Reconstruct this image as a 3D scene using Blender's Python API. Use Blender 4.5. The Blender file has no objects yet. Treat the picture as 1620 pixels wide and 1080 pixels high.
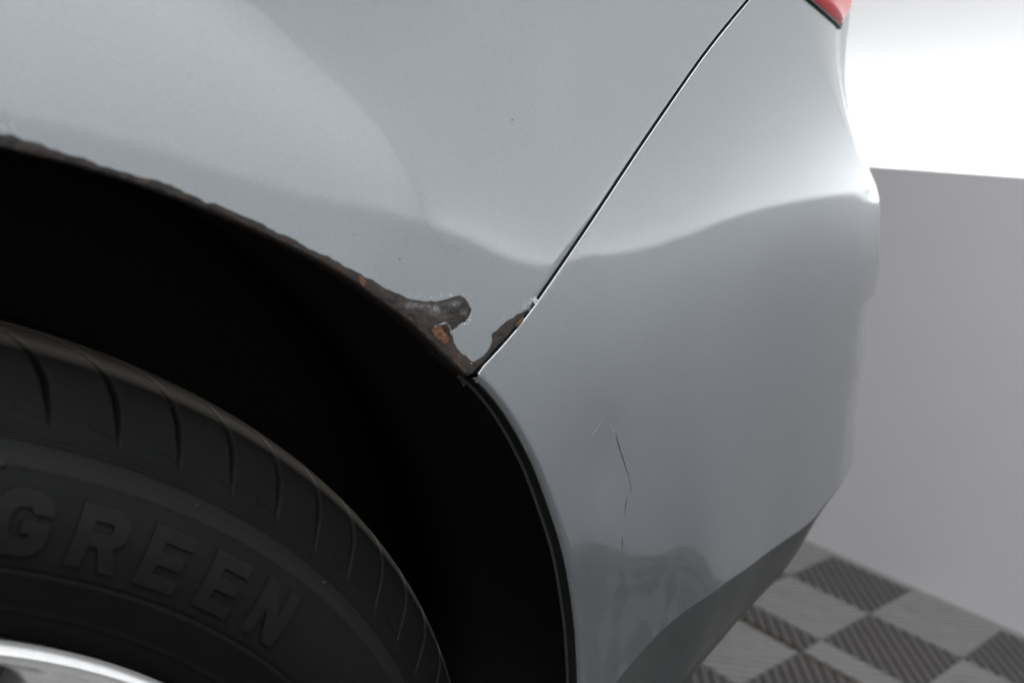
import bpy, bmesh, math, random
import numpy as np
from mathutils import Vector, Matrix
from mathutils.geometry import delaunay_2d_cdt
random.seed(7); rng = np.random.default_rng(7)
SC = bpy.context.scene
COL = SC.collection

# ------------------------------------------------------------------ camera
F_PX, YAW, PITCH, ROLL = 1353.1, 0.669419, 0.211970, 0.094451
CAM = np.array([0.062205, -0.272293, 0.671253])
cy_, sy_, cp_, sp_ = math.cos(YAW), math.sin(YAW), math.cos(PITCH), math.sin(PITCH)
FWD = np.array([sy_*cp_, cy_*cp_, -sp_]); R0 = np.array([cy_, -sy_, 0.0]); U0 = np.cross(R0, FWD)
RIGHT = math.cos(ROLL)*R0 + math.sin(ROLL)*U0
UP = -math.sin(ROLL)*R0 + math.cos(ROLL)*U0
cd = bpy.data.cameras.new('camera'); cam = bpy.data.objects.new('camera', cd); COL.objects.link(cam)
cam.matrix_world = Matrix(((RIGHT[0], UP[0], -FWD[0], CAM[0]), (RIGHT[1], UP[1], -FWD[1], CAM[1]),
                           (RIGHT[2], UP[2], -FWD[2], CAM[2]), (0, 0, 0, 1)))
cd.sensor_width = 36.0; cd.lens = F_PX/1620*36.0; cd.clip_start = 0.01; cd.clip_end = 60
cd.dof.use_dof = True; cd.dof.focus_distance = 0.37; cd.dof.aperture_fstop = 8.0
SC.camera = cam

# ------------------------------------------------------------------ world, exposure, render
w = bpy.data.worlds.new("World"); SC.world = w; w.use_nodes = True
w.node_tree.nodes['Background'].inputs[0].default_value = (0.9, 0.95, 1, 1)
w.node_tree.nodes['Background'].inputs[1].default_value = 0.0
SC.view_settings.view_transform = 'Standard'; SC.view_settings.look = 'None'
SC.view_settings.exposure = 0.0; SC.view_settings.gamma = 1.0
SC.render.engine = 'CYCLES'
SC.cycles.use_denoising = True
SC.cycles.max_bounces = 8; SC.cycles.diffuse_bounces = 5; SC.cycles.glossy_bounces = 5
SC.cycles.caustics_reflective = False; SC.cycles.caustics_refractive = False

# room frame (studio bay turned 3 degrees against the car)
PSI = 0.051946
E1 = np.array([math.cos(PSI), math.sin(PSI), 0.0]); E2 = np.array([-math.sin(PSI), math.cos(PSI), 0.0])
XW, HS, Y0T, TILE = 1.5315, 0.7139, 0.42629, 0.14829
YN, YF, XF, ZCEIL = -2.6, 3.6, -3.6, 2.9       # near side wall, far side wall, front wall, ceiling
COVE = 0.22
def room(a, b, z): return a*E1 + b*E2 + np.array([0, 0, z])

# lamps of the studio and one added side lamp: strips in the coves above the grey panels, soft boxes on the ceiling
def area_lamp(name, loc, direction, sx, sy, power, color=(1, 1, 1), align=None):
    l = bpy.data.lights.new(name, 'AREA'); l.shape = 'RECTANGLE'; l.size = sx; l.size_y = sy
    l.energy = power; l.color = color
    o = bpy.data.objects.new(name, l); COL.objects.link(o)
    zax = -Vector(direction).normalized()
    xax = Vector(align).normalized(); yax = zax.cross(xax).normalized(); xax = yax.cross(zax)
    m = Matrix((xax, yax, zax)).transposed().to_4x4(); m.translation = Vector(loc); o.matrix_world = m
    return o
COOL = (0.97, 0.985, 1.0)
area_lamp('cove_lamp', room(XW+0.11, (YN+YF)/2, 0.640), 0.5*E1+np.array([0, 0, 1.0]), YF-YN, 0.05, 22, COOL, E2)
area_lamp('side_fill_lamp', room((XW+XF)/2+.43, YN-.06, HS+.02+.70), E2, XW-XF-.44, 1.40, 18.5, COOL, E1)  # added lamp, gives the flank an even bright reflection
area_lamp('softbox_lamp', room(-0.3, -1.0, 2.84), (0, 0, -1), 2.6, 1.3, 100, COOL, E1)

# ------------------------------------------------------------------ helpers
def tag(o, label=None, cat=None, group=None, kind=None):
    if label: o['label'] = label
    if cat: o['category'] = cat
    if group: o['group'] = group
    if kind: o['kind'] = kind
    return o
def link(name, me, mat, parent=None, smooth=True):
    o = bpy.data.objects.new(name, me); COL.objects.link(o)
    if mat is not None and not me.materials: me.materials.append(mat)
    if parent is not None: o.parent = parent
    if smooth: me.shade_smooth()
    return o
def mesh(name, v, f, mat, parent=None, smooth=True):
    me = bpy.data.meshes.new(name)
    me.from_pydata([tuple(map(float, p)) for p in v], [], f); me.update()
    return link(name, me, mat, parent, smooth)
def grid_faces(nu, nv, off=0, wrap=False, flip=False):
    i = np.arange(nu if wrap else nu-1)[:, None]; j = np.arange(nv-1)[None, :]
    i2 = (i+1) % nu
    q = np.stack([i*nv+j+0*i, i2*nv+j, i2*nv+j+1, i*nv+j+1], -1).reshape(-1, 4)+off
    if flip: q = q[:, ::-1]
    return q
def npmesh(name, V, Q, mat, parent=None, smooth=True, sel=None):
    """fast quad mesh from numpy arrays"""
    V = np.asarray(V, np.float32).reshape(-1, 3); Q = np.asarray(Q, np.int32)
    me = bpy.data.meshes.new(name)
    me.vertices.add(len(V)); me.vertices.foreach_set('co', V.ravel())
    me.loops.add(Q.size); me.loops.foreach_set('vertex_index', Q.ravel())
    me.polygons.add(len(Q)); me.polygons.foreach_set('loop_start', np.arange(0, Q.size, Q.shape[1], dtype=np.int32))
    me.update(calc_edges=True); me.validate()
    return link(name, me, mat, parent, smooth)
def box(bm, lo, hi, M=None):
    r = bmesh.ops.create_cube(bm, size=1.0)
    lo = Vector(lo); hi = Vector(hi)
    for v in r['verts']:
        p = Vector(((v.co.x+.5)*(hi.x-lo.x)+lo.x, (v.co.y+.5)*(hi.y-lo.y)+lo.y, (v.co.z+.5)*(hi.z-lo.z)+lo.z))
        v.co = Vector(room(*p)) if M == 'room' else p
def bm_obj(name, bm, mat, parent=None, smooth=False):
    me = bpy.data.meshes.new(name); bmesh.ops.recalc_face_normals(bm, faces=bm.faces); bm.to_mesh(me); bm.free()
    return link(name, me, mat, parent, smooth)

# ------------------------------------------------------------------ materials
def new_mat(name):
    m = bpy.data.materials.new(name); m.use_nodes = True
    nt = m.node_tree; return m, nt, nt.nodes['Principled BSDF']
def setp(b, **k):
    for n, v in k.items(): b.inputs[n.replace('_', ' ')].default_value = v
def noise(nt, scale, detail=3, rough=0.5, coord='Object'):
    tc = nt.nodes.new('ShaderNodeTexCoord'); n = nt.nodes.new('ShaderNodeTexNoise')
    n.inputs['Scale'].default_value = scale; n.inputs['Detail'].default_value = detail; n.inputs['Roughness'].default_value = rough
    nt.links.new(tc.outputs[coord], n.inputs['Vector']); return n
def ramp(nt, src, stops):
    r = nt.nodes.new('ShaderNodeValToRGB'); e = r.color_ramp.elements
    while len(e) < len(stops): e.new(0.5)
    for el, (p, c) in zip(e, stops): el.position = p; el.color = (*c, 1)
    nt.links.new(src, r.inputs[0]); return r
def bump(nt, b, src, strength, dist):
    n = nt.nodes.new('ShaderNodeBump'); n.inputs['Strength'].default_value = strength; n.inputs['Distance'].default_value = dist
    nt.links.new(src, n.inputs['Height']); nt.links.new(n.outputs[0], b.inputs['Normal']); return n
def simple(name, c, rough=0.5, metal=0.0, nscale=None, nvar=0.15, bumpd=0.0, **k):
    m, nt, b = new_mat(name); setp(b, Base_Color=(*c, 1), Roughness=rough, Metallic=metal, **k)
    if nscale:
        n = noise(nt, nscale, 5, 0.6)
        r = ramp(nt, n.outputs[0], [(0.3, tuple(x*(1-nvar) for x in c)), (0.7, tuple(x*(1+nvar) for x in c))])
        nt.links.new(r.outputs[0], b.inputs['Base Color'])
        if bumpd: bump(nt, b, n.outputs[0], 0.5, bumpd)
    return m
def paint_material():
    m, nt, b = new_mat('silver_metallic_paint')
    setp(b, Metallic=0.94, Roughness=0.36, Coat_Weight=1.0, Coat_Roughness=0.012, Coat_IOR=1.7)
    n = noise(nt, 2600, 1, 0.5)                       # aluminium flake sparkle
    r = ramp(nt, n.outputs[0], [(0.30, (0.230, 0.253, 0.268)), (0.70, (0.272, 0.297, 0.313))])
    nt.links.new(r.outputs[0], b.inputs['Base Color'])
    p = noise(nt, 900, 2, 0.5)                        # orange peel
    nb = nt.nodes.new('ShaderNodeBump'); nb.inputs['Strength'].default_value = 0.08; nb.inputs['Distance'].default_value = 0.00006
    nt.links.new(p.outputs[0], nb.inputs['Height']); nt.links.new(nb.outputs[0], b.inputs['Coat Normal'])
    return m
PAINT = paint_material()
M_LIP = simple('shadowed_lip_paint', (0.05, 0.055, 0.06), 0.45, nscale=400)
M_GREY = simple('matt_grey_panel', (0.60, 0.585, 0.605), 0.75, nscale=3, nvar=0.02)
M_FAR = simple('mid_grey_wall', (0.35, 0.35, 0.355), 0.8, nscale=3, nvar=0.02)
M_SIDE = simple('pale_grey_panel', (0.85, 0.85, 0.86), 0.75, nscale=3, nvar=0.02)
M_WHITE = simple('white_wall_paint', (0.80, 0.80, 0.80), 0.8, nscale=2, nvar=0.01)
M_TILE = simple('light_floor_plastic', (0.195, 0.192, 0.187), 0.42, nscale=30, nvar=0.12)
M_TILE2 = simple('dark_floor_plastic', (0.074, 0.070, 0.066), 0.42, nscale=30, nvar=0.12)
M_SUB = simple('dark_subfloor', (0.05, 0.047, 0.044), 0.8, nscale=20)
M_FLOOR = simple('grey_floor_sheet', (0.035, 0.035, 0.034), 0.5, nscale=8, nvar=0.1)
M_DIRT = simple('brown_dirt', (0.045, 0.034, 0.024), 0.9, nscale=220, nvar=0.6, bumpd=0.001)
M_BLACK = simple('black_liner_plastic', (0.016, 0.017, 0.0165), 0.8, nscale=200, bumpd=0.0005)
M_BLACK.node_tree.nodes['Principled BSDF'].inputs['Specular IOR Level'].default_value = 0.12
M_LOWEDGE = simple('mirrored_floor_dark', (0.040, 0.043, 0.044), 0.30, nscale=200, nvar=0.08)  # dark colour stands in for the floor mirrored in the bumper's lower edge
M_TRIM = simple('black_rubber_trim', (0.02, 0.02, 0.021), 0.35)
M_ALLOY = simple('silver_alloy', (0.80, 0.80, 0.80), 0.30, 0.8, nscale=300, nvar=0.05)
M_BARREL = simple('dull_barrel_metal', (0.20, 0.195, 0.19), 0.5, 0.8, nscale=60, nvar=0.3)
M_CHIP = simple('flaked_paint', (0.52, 0.55, 0.57), 0.5, nscale=900, nvar=0.3)
M_SCR = simple('dark_scratch', (0.045, 0.047, 0.049), 0.6)
M_HAIR = simple('faint_scratch', (0.22, 0.23, 0.24), 0.5)
M_PALE = simple('pale_scratch', (0.31, 0.33, 0.35), 0.5)
M_GASKET = simple('black_gasket', (0.01, 0.008, 0.008), 0.4)

# ------------------------------------------------------------------ the body surface
# s runs along the plan curve of the flank (s = x on the flat flank) and round the rear corner, z is the height
DS, DZ = 0.005, 0.002
SG = np.arange(-0.80, 1.40+1e-9, DS); ZG = np.arange(0.10, 1.10+1e-9, DZ)
sf = np.arange(-0.80, 1.45, 0.0005)
al = np.radians(np.interp(sf, [-1, .26, .38, .48, .585, .605, .66, .72, 2], [0, 0, 2.5, 8, 15, 19, 62, 85, 88]))
k = np.hanning(61); k /= k.sum(); al = np.convolve(np.pad(al, 30, 'edge'), k, 'valid')
cx = np.cumsum(np.cos(al))*0.0005; cyv = np.cumsum(np.sin(al))*0.0005
i0 = np.argmin(abs(sf)); cx -= cx[i0]; cyv += -0.005-cyv[i0]
AL = np.interp(SG, sf, al); CX = np.interp(SG, sf, cx); CY = np.interp(SG, sf, cyv)
NS, NZ = len(SG), len(ZG)
def project(P):
    d = np.asarray(P)-CAM; zz = d@FWD
    return 810+F_PX*(d@RIGHT)/zz, 540-F_PX*(d@UP)/zz, zz
def gauss(A, sig, axis):
    n = int(3*sig)+1; g = np.exp(-0.5*(np.arange(-n, n+1)/sig)**2); g /= g.sum()
    pad = [(0, 0)]*A.ndim; pad[axis] = (n, n)
    return np.apply_along_axis(lambda a: np.convolve(a, g, 'valid'), axis, np.pad(A, pad, 'edge'))
D = np.zeros((NS, NZ)); KX = np.zeros((NS, NZ))
def table():
    X = CX[:, None]-np.sin(AL)[:, None]*D+KX
    Y = CY[:, None]+np.cos(AL)[:, None]*D
    return np.stack([X, Y], -1)
TAB = table()
def cub(t): return np.stack([-.5*t+t*t-.5*t**3, 1-2.5*t*t+1.5*t**3, .5*t+2*t*t-1.5*t**3, -.5*t*t+.5*t**3], -1)
def surf(s, z):
    s = np.asarray(s, float); z = np.asarray(z, float)
    a = np.clip((s-SG[0])/DS, 1, NS-3.001); b = np.clip((z-ZG[0])/DZ, 1, NZ-3.001)
    i = a.astype(int); j = b.astype(int); wa = cub(a-i); wb = cub(b-j)
    out = 0
    for p in range(4):
        for q in range(4):
            out = out+(wa[..., p]*wb[..., q])[..., None]*TAB[i+p-1, j+q-1]
    return np.concatenate([out, z[..., None]], -1)
def normal_in(s, z):
    h = 1e-3
    a = surf(s+h, z)-surf(s-h, z); b = surf(s, z+h)-surf(s, z-h)
    n = np.cross(b, a); n /= np.linalg.norm(n, axis=-1, keepdims=True); return n   # points into the car
def sz(px, py, iters=14):
    """(s,z) of the body point seen at photo pixel px,py: where a traced outline lies on the solid"""
    px = np.asarray(px, float); py = np.asarray(py, float)
    d = FWD+((px-810)/F_PX)[..., None]*RIGHT-((py-540)/F_PX)[..., None]*UP
    t = (0.01-CAM[1])/d[..., 1]; P = CAM+t[..., None]*d
    s = np.clip(P[..., 0], -.6, .60); z = np.clip(P[..., 2], .15, 1.05)
    for _ in range(iters):
        x0, y0, _z = project(surf(s, z)); h = 1e-4
        x1, y1, _z = project(surf(s+h, z)); x2, y2, _z = project(surf(s, z+h))
        a, b, c, e = (x1-x0)/h, (x2-x0)/h, (y1-y0)/h, (y2-y0)/h
        det = a*e-b*c; det = np.where(abs(det) < 1e4, 1e4*np.sign(det+1e-9), det)
        rx, ry = px-x0, py-y0
        ds = np.clip((e*rx-b*ry)/det, -.03, .03); dz = np.clip((-c*rx+a*ry)/det, -.03, .03)
        s = np.clip(s+ds, -.75, .70); z = np.clip(z+dz, .12, 1.08)
    return s, z
def poly(pts):
    a = np.array(pts, float); return sz(a[:, 0], a[:, 1])

B_PX = [(-150, 165), (0, 196), (150, 226), (300, 268), (400, 300), (480, 322), (560, 335), (620, 343), (680, 357), (720, 365), (760, 383),
        (800, 405), (850, 426), (880, 418), (905, 402), (960, 404), (1010, 396), (1050, 384), (1100, 366), (1150, 345), (1200, 331), (1250, 319), (1300, 309), (1350, 301), (1375, 297)]
B2_PX = [(915, 850), (960, 858), (1000, 870), (1030, 882), (1060, 874), (1085, 865), (1103, 868), (1120, 905), (1180, 912), (1230, 880), (1281, 835)]
HAUNCH_PX = [(-300, -290), (-100, -180), (150, -70), (250, -10), (350, 50), (500, 140), (600, 205), (700, 270), (760, 310), (800, 335)]
SIL_W = [(1500, -300), (1452, -60), (1440, 0), (1415, 150), (1393, 318), (1393, 400), (1385, 480), (1362, 640), (1350, 720), (1346, 760), (1346, 1200)]
SIL_N = [(1352, -300), (1350, -60), (1345, 30), (1339, 75), (1337, 130), (1344, 180), (1357, 220), (1372, 262), (1385, 294), (1393, 318), (1394, 400),
         (1388, 455), (1384, 468), (1371, 478), (1367, 520), (1369, 560), (1361, 590), (1353, 650), (1351, 720), (1346, 745), (1346, 1200)]
CREASE_PX = [(1240, -40), (1255, 0), (1292, 90), (1330, 180), (1352, 240), (1370, 285), (1386, 314)]
def smooth(a, b, x): t = np.clip((x-a)/(b-a), 0, 1); return t*t*(3-2*t)
def sil_solve(weight, tabpts, iters=12, sm=None):
    """pull the corner in or out at each height until its outline lies where the photo has it"""
    global KX, TAB
    t = np.array(tabpts, float); base = KX.copy(); K = np.zeros(NZ); sel = (SG > .42) & (SG < 1.0)
    for _ in range(iters):
        KX = base+weight*K[None, :]; TAB = table()
        P = np.concatenate([TAB, np.broadcast_to(ZG[None, :, None], (NS, NZ, 1))], -1)[sel]
        px, py, zz = project(P); e = px-np.interp(py, t[:, 1], t[:, 0])
        i = np.argmax(e, 0); em = e[i, np.arange(NZ)]; de = zz[i, np.arange(NZ)]
        K = np.clip(K-np.clip(em*de/F_PX*0.8, -.02, .02), -.09, .09)
    if sm: K = gauss(K, sm, 0)
    KX = base+weight*K[None, :]; TAB = table()
TBC = np.zeros(NS); TCC = np.zeros(NS)
def tilt_field():
    """tilt of the flank that mirrors the grey panels' top edge along B and their foot along B2"""
    Bs, Bz = poly(B_PX); o = np.argsort(Bs); B = np.interp(SG, Bs[o], Bz[o])
    Cs, Cz = poly(B2_PX); o = np.argsort(Cs)
    B2 = np.interp(SG, np.concatenate([[-.5, .15], Cs[o]]), np.concatenate([[.44, .44], Cz[o]]))
    B = gauss(B, 1.2, 0); B2 = gauss(B2, 1.0, 0)
    def solve(zc, h):
        al_ = AL; P = np.stack([CX, CY, zc], -1)
        v = P-CAM; v = v/np.linalg.norm(v, axis=-1, keepdims=True)
        lo = np.full(NS, -0.7); hi = np.full(NS, 0.9)
        for _ in range(30):
            t = .5*(lo+hi)
            n = np.stack([np.sin(al_)*np.cos(t), -np.cos(al_)*np.cos(t), np.sin(t)], -1)
            r = v-2*(v*n).sum(-1, keepdims=True)*n
            r1, r2 = r@E1, r@E2; p1, p2 = P@E1, P@E2
            d1 = np.where(r1 > 0, (XW-p1), (XF-p1))/np.where(abs(r1) < 1e-6, 1e-6, r1)
            d2 = np.where(r2 > 0, (YF-p2), (YN-p2))/np.where(abs(r2) < 1e-6, 1e-6, r2)
            hh = P[..., 2]+np.minimum(d1, d2)*r[..., 2]
            up = hh < h; lo = np.where(up, t, lo); hi = np.where(up, hi, t)
        return .5*(lo+hi)
    tb = solve(B, HS); tc = solve(B2, 0.0)
    hold = lambda t, s0, s1: np.interp(np.clip(SG, s0, s1), SG, t)
    tb = gauss(hold(tb, -.1, .60), 3, 0)+TBC; tc = gauss(hold(tc, 0.05, .47), 4, 0)+TCC
    Z = ZG[None, :]; Bc, B2c = B[:, None], B2[:, None]
    up_rate = np.radians(np.interp(SG, [-1, .1, .3, .45, .6], [10, 10, 28, 30, 26]))[:, None]
    Hs, Hz = poly(HAUNCH_PX); o = np.argsort(Hs); HZ = np.interp(SG, Hs[o], Hz[o])[:, None]
    step = np.radians(8.0)*smooth(-.012, .022, Z-HZ)*(1-smooth(.19, .30, SG))[:, None]
    dzu = np.clip(Z-Bc, 0, None)
    t_up = tb[:, None]+up_rate*0.16*np.tanh(dzu/0.16)+step
    f = (Bc-Z)/(Bc-B2c)
    t_dn = tb[:, None]+(tc-tb)[:, None]*np.clip(f, 0, 1.5)**0.75-np.radians(6.0)*smooth(-.002, .010, B2c-Z)*smooth(.27, .31, SG)[:, None]
    T = np.tan(np.where(Z > Bc, t_up, t_dn))
    return T, B, B2
def mirror_height(s, z):
    P = surf(s, z); n = -normal_in(s, z); v = P-CAM; v = v/np.linalg.norm(v, axis=-1, keepdims=True)
    r = v-2*(v*n).sum(-1, keepdims=True)*n; r1, r2 = r@E1, r@E2; p1, p2 = P@E1, P@E2
    d1 = np.where(r1 > 0, (XW-p1), (XF-p1))/np.where(abs(r1) < 1e-6, 1e-6, r1)
    d2 = np.where(r2 > 0, (YF-p2), (YN-p2))/np.where(abs(r2) < 1e-6, 1e-6, r2)
    d = np.minimum(d1, d2); return P[..., 2]+d*r[..., 2], d
NIT = 7
for it in range(NIT):
    Tf, BS, B2S = tilt_field()
    Tf = gauss(gauss(Tf, 1.5, 0), 2.0, 1)
    cum = np.cumsum(Tf, 1)*DZ
    jb = np.clip((BS-ZG[0])/DZ, 0, NZ-1.001); ji = jb.astype(int)
    c0 = cum[np.arange(NS), ji]*(1-(jb-ji))+cum[np.arange(NS), ji+1]*(jb-ji)
    D = cum-c0[:, None]
    D = gauss(D, 1.0, 0)
    D = np.clip(D, -.12, .2)
    KX = np.zeros((NS, NZ)); TAB = table()
    sil_solve(smooth(.40, .64, SG)[:, None]*np.ones((1, NZ)), SIL_W, sm=5.0)
    ck_s, ck_z = poly(CREASE_PX); o = np.argsort(ck_z)
    sk = np.minimum(np.interp(ZG, ck_z[o], ck_s[o]), .575); zt = ck_z.min()
    above = smooth(zt-.012, zt+.012, ZG)
    wn = above[None, :]*np.clip((SG[:, None]-sk[None, :])/.06, 0, 3.0)+(1-above[None, :])*smooth(.54, .645, SG)[:, None]
    sil_solve(wn, SIL_N, sm=1.3)
    if it < NIT-1:                                   # correct the tilt for the slopes the outline adds
        hb_, d_b = mirror_height(SG, BS); hc_, d_c = mirror_height(SG, B2S)
        eb = np.clip((HS-hb_)/(2*d_b), -.06, .06); ec = np.clip((0-hc_)/(2*d_c), -.06, .06)
        TBC += gauss(np.interp(np.clip(SG, -.1, .60), SG, eb), 2, 0)*.8
        TCC += gauss(np.interp(np.clip(SG, .05, .47), SG, ec), 2, 0)*.8
    if it >= NIT-2: print('fit', it, np.round((HS-mirror_height(SG, BS)[0])[150:290:10], 3))
# a shallow dent beside the scratch
ds_, dz_ = sz(np.array([958.]), np.array([735.]))
DENT = 0.0011*np.exp(-((SG[:, None]-ds_[0])/.016)**2-((ZG[None, :]-dz_[0])/.026)**2)
D = D+DENT; TAB = table()

def resample(pts, n):
    p = np.asarray(pts, float); L = np.concatenate([[0], np.cumsum(np.hypot(*np.diff(p, axis=0).T))])
    t = np.linspace(0, L[-1], n); return np.stack([np.interp(t, L, p[:, 0]), np.interp(t, L, p[:, 1])], -1)
def smooth_line(p, sig):
    p = np.asarray(p, float); q = np.stack([gauss(p[:, 0], sig, 0), gauss(p[:, 1], sig, 0)], -1); q[0] = p[0]; q[-1] = p[-1]; return q
def coons(Bm, T, L, R):
    nu, nv = len(Bm), len(L); u = np.linspace(0, 1, nu)[:, None, None]; v = np.linspace(0, 1, nv)[None, :, None]
    return ((1-v)*Bm[:, None]+v*T[:, None]+(1-u)*L[None]+u*R[None]
            - ((1-u)*(1-v)*Bm[0]+u*(1-v)*Bm[-1]+(1-u)*v*T[0]+u*v*T[-1]))
def offset2(p, d):
    """shift a polyline in (s,z) to its left by d"""
    t = np.gradient(p, axis=0); t /= np.hypot(t[:, 0], t[:, 1])[:, None]+1e-12
    return p+d*np.stack([-t[:, 1], t[:, 0]], -1)
def hem(edge, outdir, r, depth, steps=5):
    """rows that roll a panel edge inwards: edge (n,2) in (s,z), outdir (n,2) unit in (s,z)"""
    P = surf(edge[:, 0], edge[:, 1]); n = normal_in(edge[:, 0], edge[:, 1])
    Q = surf(edge[:, 0]+outdir[:, 0]*1e-3, edge[:, 1]+outdir[:, 1]*1e-3)-P; Q /= np.linalg.norm(Q, axis=1, keepdims=True)
    rows = [P]
    for k_ in range(1, steps+1):
        a = k_/steps*math.pi/2; rows.append(P+r*math.sin(a)*Q+r*(1-math.cos(a))*n)
    for f_ in (0.35, 1.0): rows.append(P+r*Q+(r+depth*f_)*n)
    return np.stack(rows, 1)

# traced outlines on the body
ARCH_Q = [(-20, 232), (0, 236), (74, 250), (148, 271), (207, 288), (267, 309), (311, 327), (400, 363), (444, 384), (480, 402), (518, 421), (569, 453), (613, 485), (646, 508), (681, 540), (702, 566), (722, 585), (743, 597)]
ARCH_B = [(743, 597), (760, 608), (775, 624), (800, 655), (826, 698), (850, 746), (870, 800), (887, 850), (899, 900), (907, 950), (913, 1005), (916, 1070), (917, 1150)]
GAP = [(743, 598), (790, 552), (830, 508), (858, 468), (880, 430), (910, 387), (940, 344), (970, 298), (1000, 252), (1035, 200), (1070, 150), (1120, 76), (1185, -2), (1240, -62)]
RW, ZC = 0.308, 0.308
aq = np.stack(poly(ARCH_Q), -1)
phi0 = math.atan2(aq[0, 1]-ZC, aq[0, 0]); r0 = math.hypot(aq[0, 0], aq[0, 1]-ZC)
left = [(r0*math.cos(a), ZC+r0*math.sin(a)) for a in np.linspace(math.radians(194), phi0, 40)[:-1]]
aq = np.concatenate([left, aq]); aq = smooth_line(resample(aq, 700), 6)
ab = np.stack(poly(ARCH_B), -1); ab = smooth_line(resample(ab, 260), 5)
gp = np.stack(poly(GAP), -1); gp = smooth_line(resample(gp, 240), 14)
dirg = gp[-1]-gp[-30]; dirg /= np.hypot(*dirg); top_z = 1.04
gp = np.concatenate([gp, [gp[-1]+dirg*(top_z-gp[-1, 1])/dirg[1]]]); gp = resample(gp, 420)

car = bpy.data.objects.new('car', None); COL.objects.link(car); car.location = (0, 0, 0)
tag(car, 'silver car with rusty rear wheel arch and scuffed bumper on a ribbed floor', 'car')

# quarter panel
RE = 0.0011; GW = 0.0006
q_arch = offset2(aq, +0.0018)                     # panel lies above the arch line (left of left-to-right travel)
q_gap = offset2(gp, +(GW+RE))
tipq = q_gap[0]*0.5+q_arch[-1]*0.5+np.array([-0.0006, 0.0006]); q_arch[-1] = tipq; q_gap[0] = tipq
NU, NV = 420, 170
Bq = resample(q_arch, NU)
topl = np.concatenate([resample([(-.70, Bq[0, 1]), (-.70, top_z)], 60), resample([(-.70, top_z), (q_gap[-1, 0], top_z)], 120)[1:]])
Tq = resample(topl, NU); Rq = resample(q_gap, NV)
Lq = resample([Bq[0], Tq[0]], NV)
vv = np.linspace(0, 1, NV)
UVq = coons(Bq, Tq, Lq, Rq)
Vq = surf(UVq[..., 0], UVq[..., 1])
def out_dir(edge, sgn):
    t = np.gradient(edge, axis=0); t /= np.hypot(t[:, 0], t[:, 1])[:, None]+1e-12
    return sgn*np.stack([-t[:, 1], t[:, 0]], -1)
Vall = [Vq.reshape(-1, 3)]; Fall = [grid_faces(NU, NV)]
hq = hem(Rq, out_dir(Rq, -1), RE, 0.012); off = NU*NV
Vall.append(hq.reshape(-1, 3)); Fall.append(grid_faces(NV, hq.shape[1], off))
quarter = npmesh('quarter_panel', np.concatenate(Vall), np.concatenate(Fall), PAINT, car)
# weld hem to panel so the roll shades smoothly
def weld(o, d=1e-5):
    bm = bmesh.new(); bm.from_mesh(o.data); bmesh.ops.remove_doubles(bm, verts=bm.verts, dist=d)
    bmesh.ops.recalc_face_normals(bm, faces=bm.faces); bm.to_mesh(o.data); bm.free(); o.data.shade_smooth()
weld(quarter)

# rust material with grey and orange zones (vertex colours: r = grey scale, g = orange)
def rust_material(name='rusted_steel'):
    m, nt, b = new_mat(name); setp(b, Roughness=0.55, Metallic=0.0); b.inputs['Specular IOR Level'].default_value = 0.35
    n1 = noise(nt, 260, 6, 0.65); n2 = noise(nt, 480, 4, 0.55)
    base = ramp(nt, n1.outputs[0], [(0.25, (0.0095, 0.0085, 0.008)), (0.48, (0.017, 0.0148, 0.014)), (0.62, (0.030, 0.0185, 0.012)), (0.8, (0.062, 0.028, 0.013))])
    grey = ramp(nt, n2.outputs[0], [(0.35, (0.035, 0.031, 0.031)), (0.55, (0.15, 0.142, 0.142)), (0.72, (0.36, 0.36, 0.37))])
    oran = ramp(nt, n2.outputs[0], [(0.3, (0.045, 0.019, 0.010)), (0.55, (0.105, 0.047, 0.020)), (0.8, (0.24, 0.12, 0.055))])
    at = nt.nodes.new('ShaderNodeAttribute'); at.attribute_name = 'zone'
    sp = nt.nodes.new('ShaderNodeSeparateColor'); nt.links.new(at.outputs['Color'], sp.inputs[0])
    def mixn(f, a, c):
        mx = nt.nodes.new('ShaderNodeMix'); mx.data_type = 'RGBA'
        nt.links.new(f, mx.inputs[0]); nt.links.new(a, mx.inputs[6]); nt.links.new(c, mx.inputs[7]); return mx.outputs[2]
    def brk(src):
        ml = nt.nodes.new('ShaderNodeMath'); ml.operation = 'MULTIPLY_ADD'; ml.inputs[1].default_value = 1.6
        ad = nt.nodes.new('ShaderNodeMath'); ad.operation = 'SUBTRACT'; ad.inputs[1].default_value = 0.75
        nt.links.new(n1.outputs[0], ad.inputs[0]); nt.links.new(src, ml.inputs[0]); nt.links.new(ad.outputs[0], ml.inputs[2]); ml.use_clamp = True
        gt = nt.nodes.new('ShaderNodeMath'); gt.operation = 'MULTIPLY'; nt.links.new(src, gt.inputs[0]); nt.links.new(ml.outputs[0], gt.inputs[1])
        gt.use_clamp = True; return gt.outputs[0]
    c = mixn(brk(sp.outputs[0]), base.outputs[0], grey.outputs[0]); c = mixn(brk(sp.outputs[1]), c, oran.outputs[0])
    nt.links.new(c, b.inputs['Base Color'])
    mm = nt.nodes.new('ShaderNodeMath'); mm.operation = 'ADD'; nt.links.new(n1.outputs[0], mm.inputs[0]); nt.links.new(n2.outputs[0], mm.inputs[1])
    bump(nt, b, mm.outputs[0], 0.55, 0.0009)
    return m
M_RUST = rust_material()
# arch lip of the quarter panel: rusted rolled edge
hl = hem(Bq, out_dir(Bq, -1), 0.0018, 0.007)
hl += (rng.normal(0, 0.00007, hl.shape))*np.linspace(0, 1, hl.shape[1])[None, :, None]
arch_lip = npmesh('arch_lip', hl.reshape(-1, 3), grid_faces(NU, hl.shape[1]), M_RUST, quarter)

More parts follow.
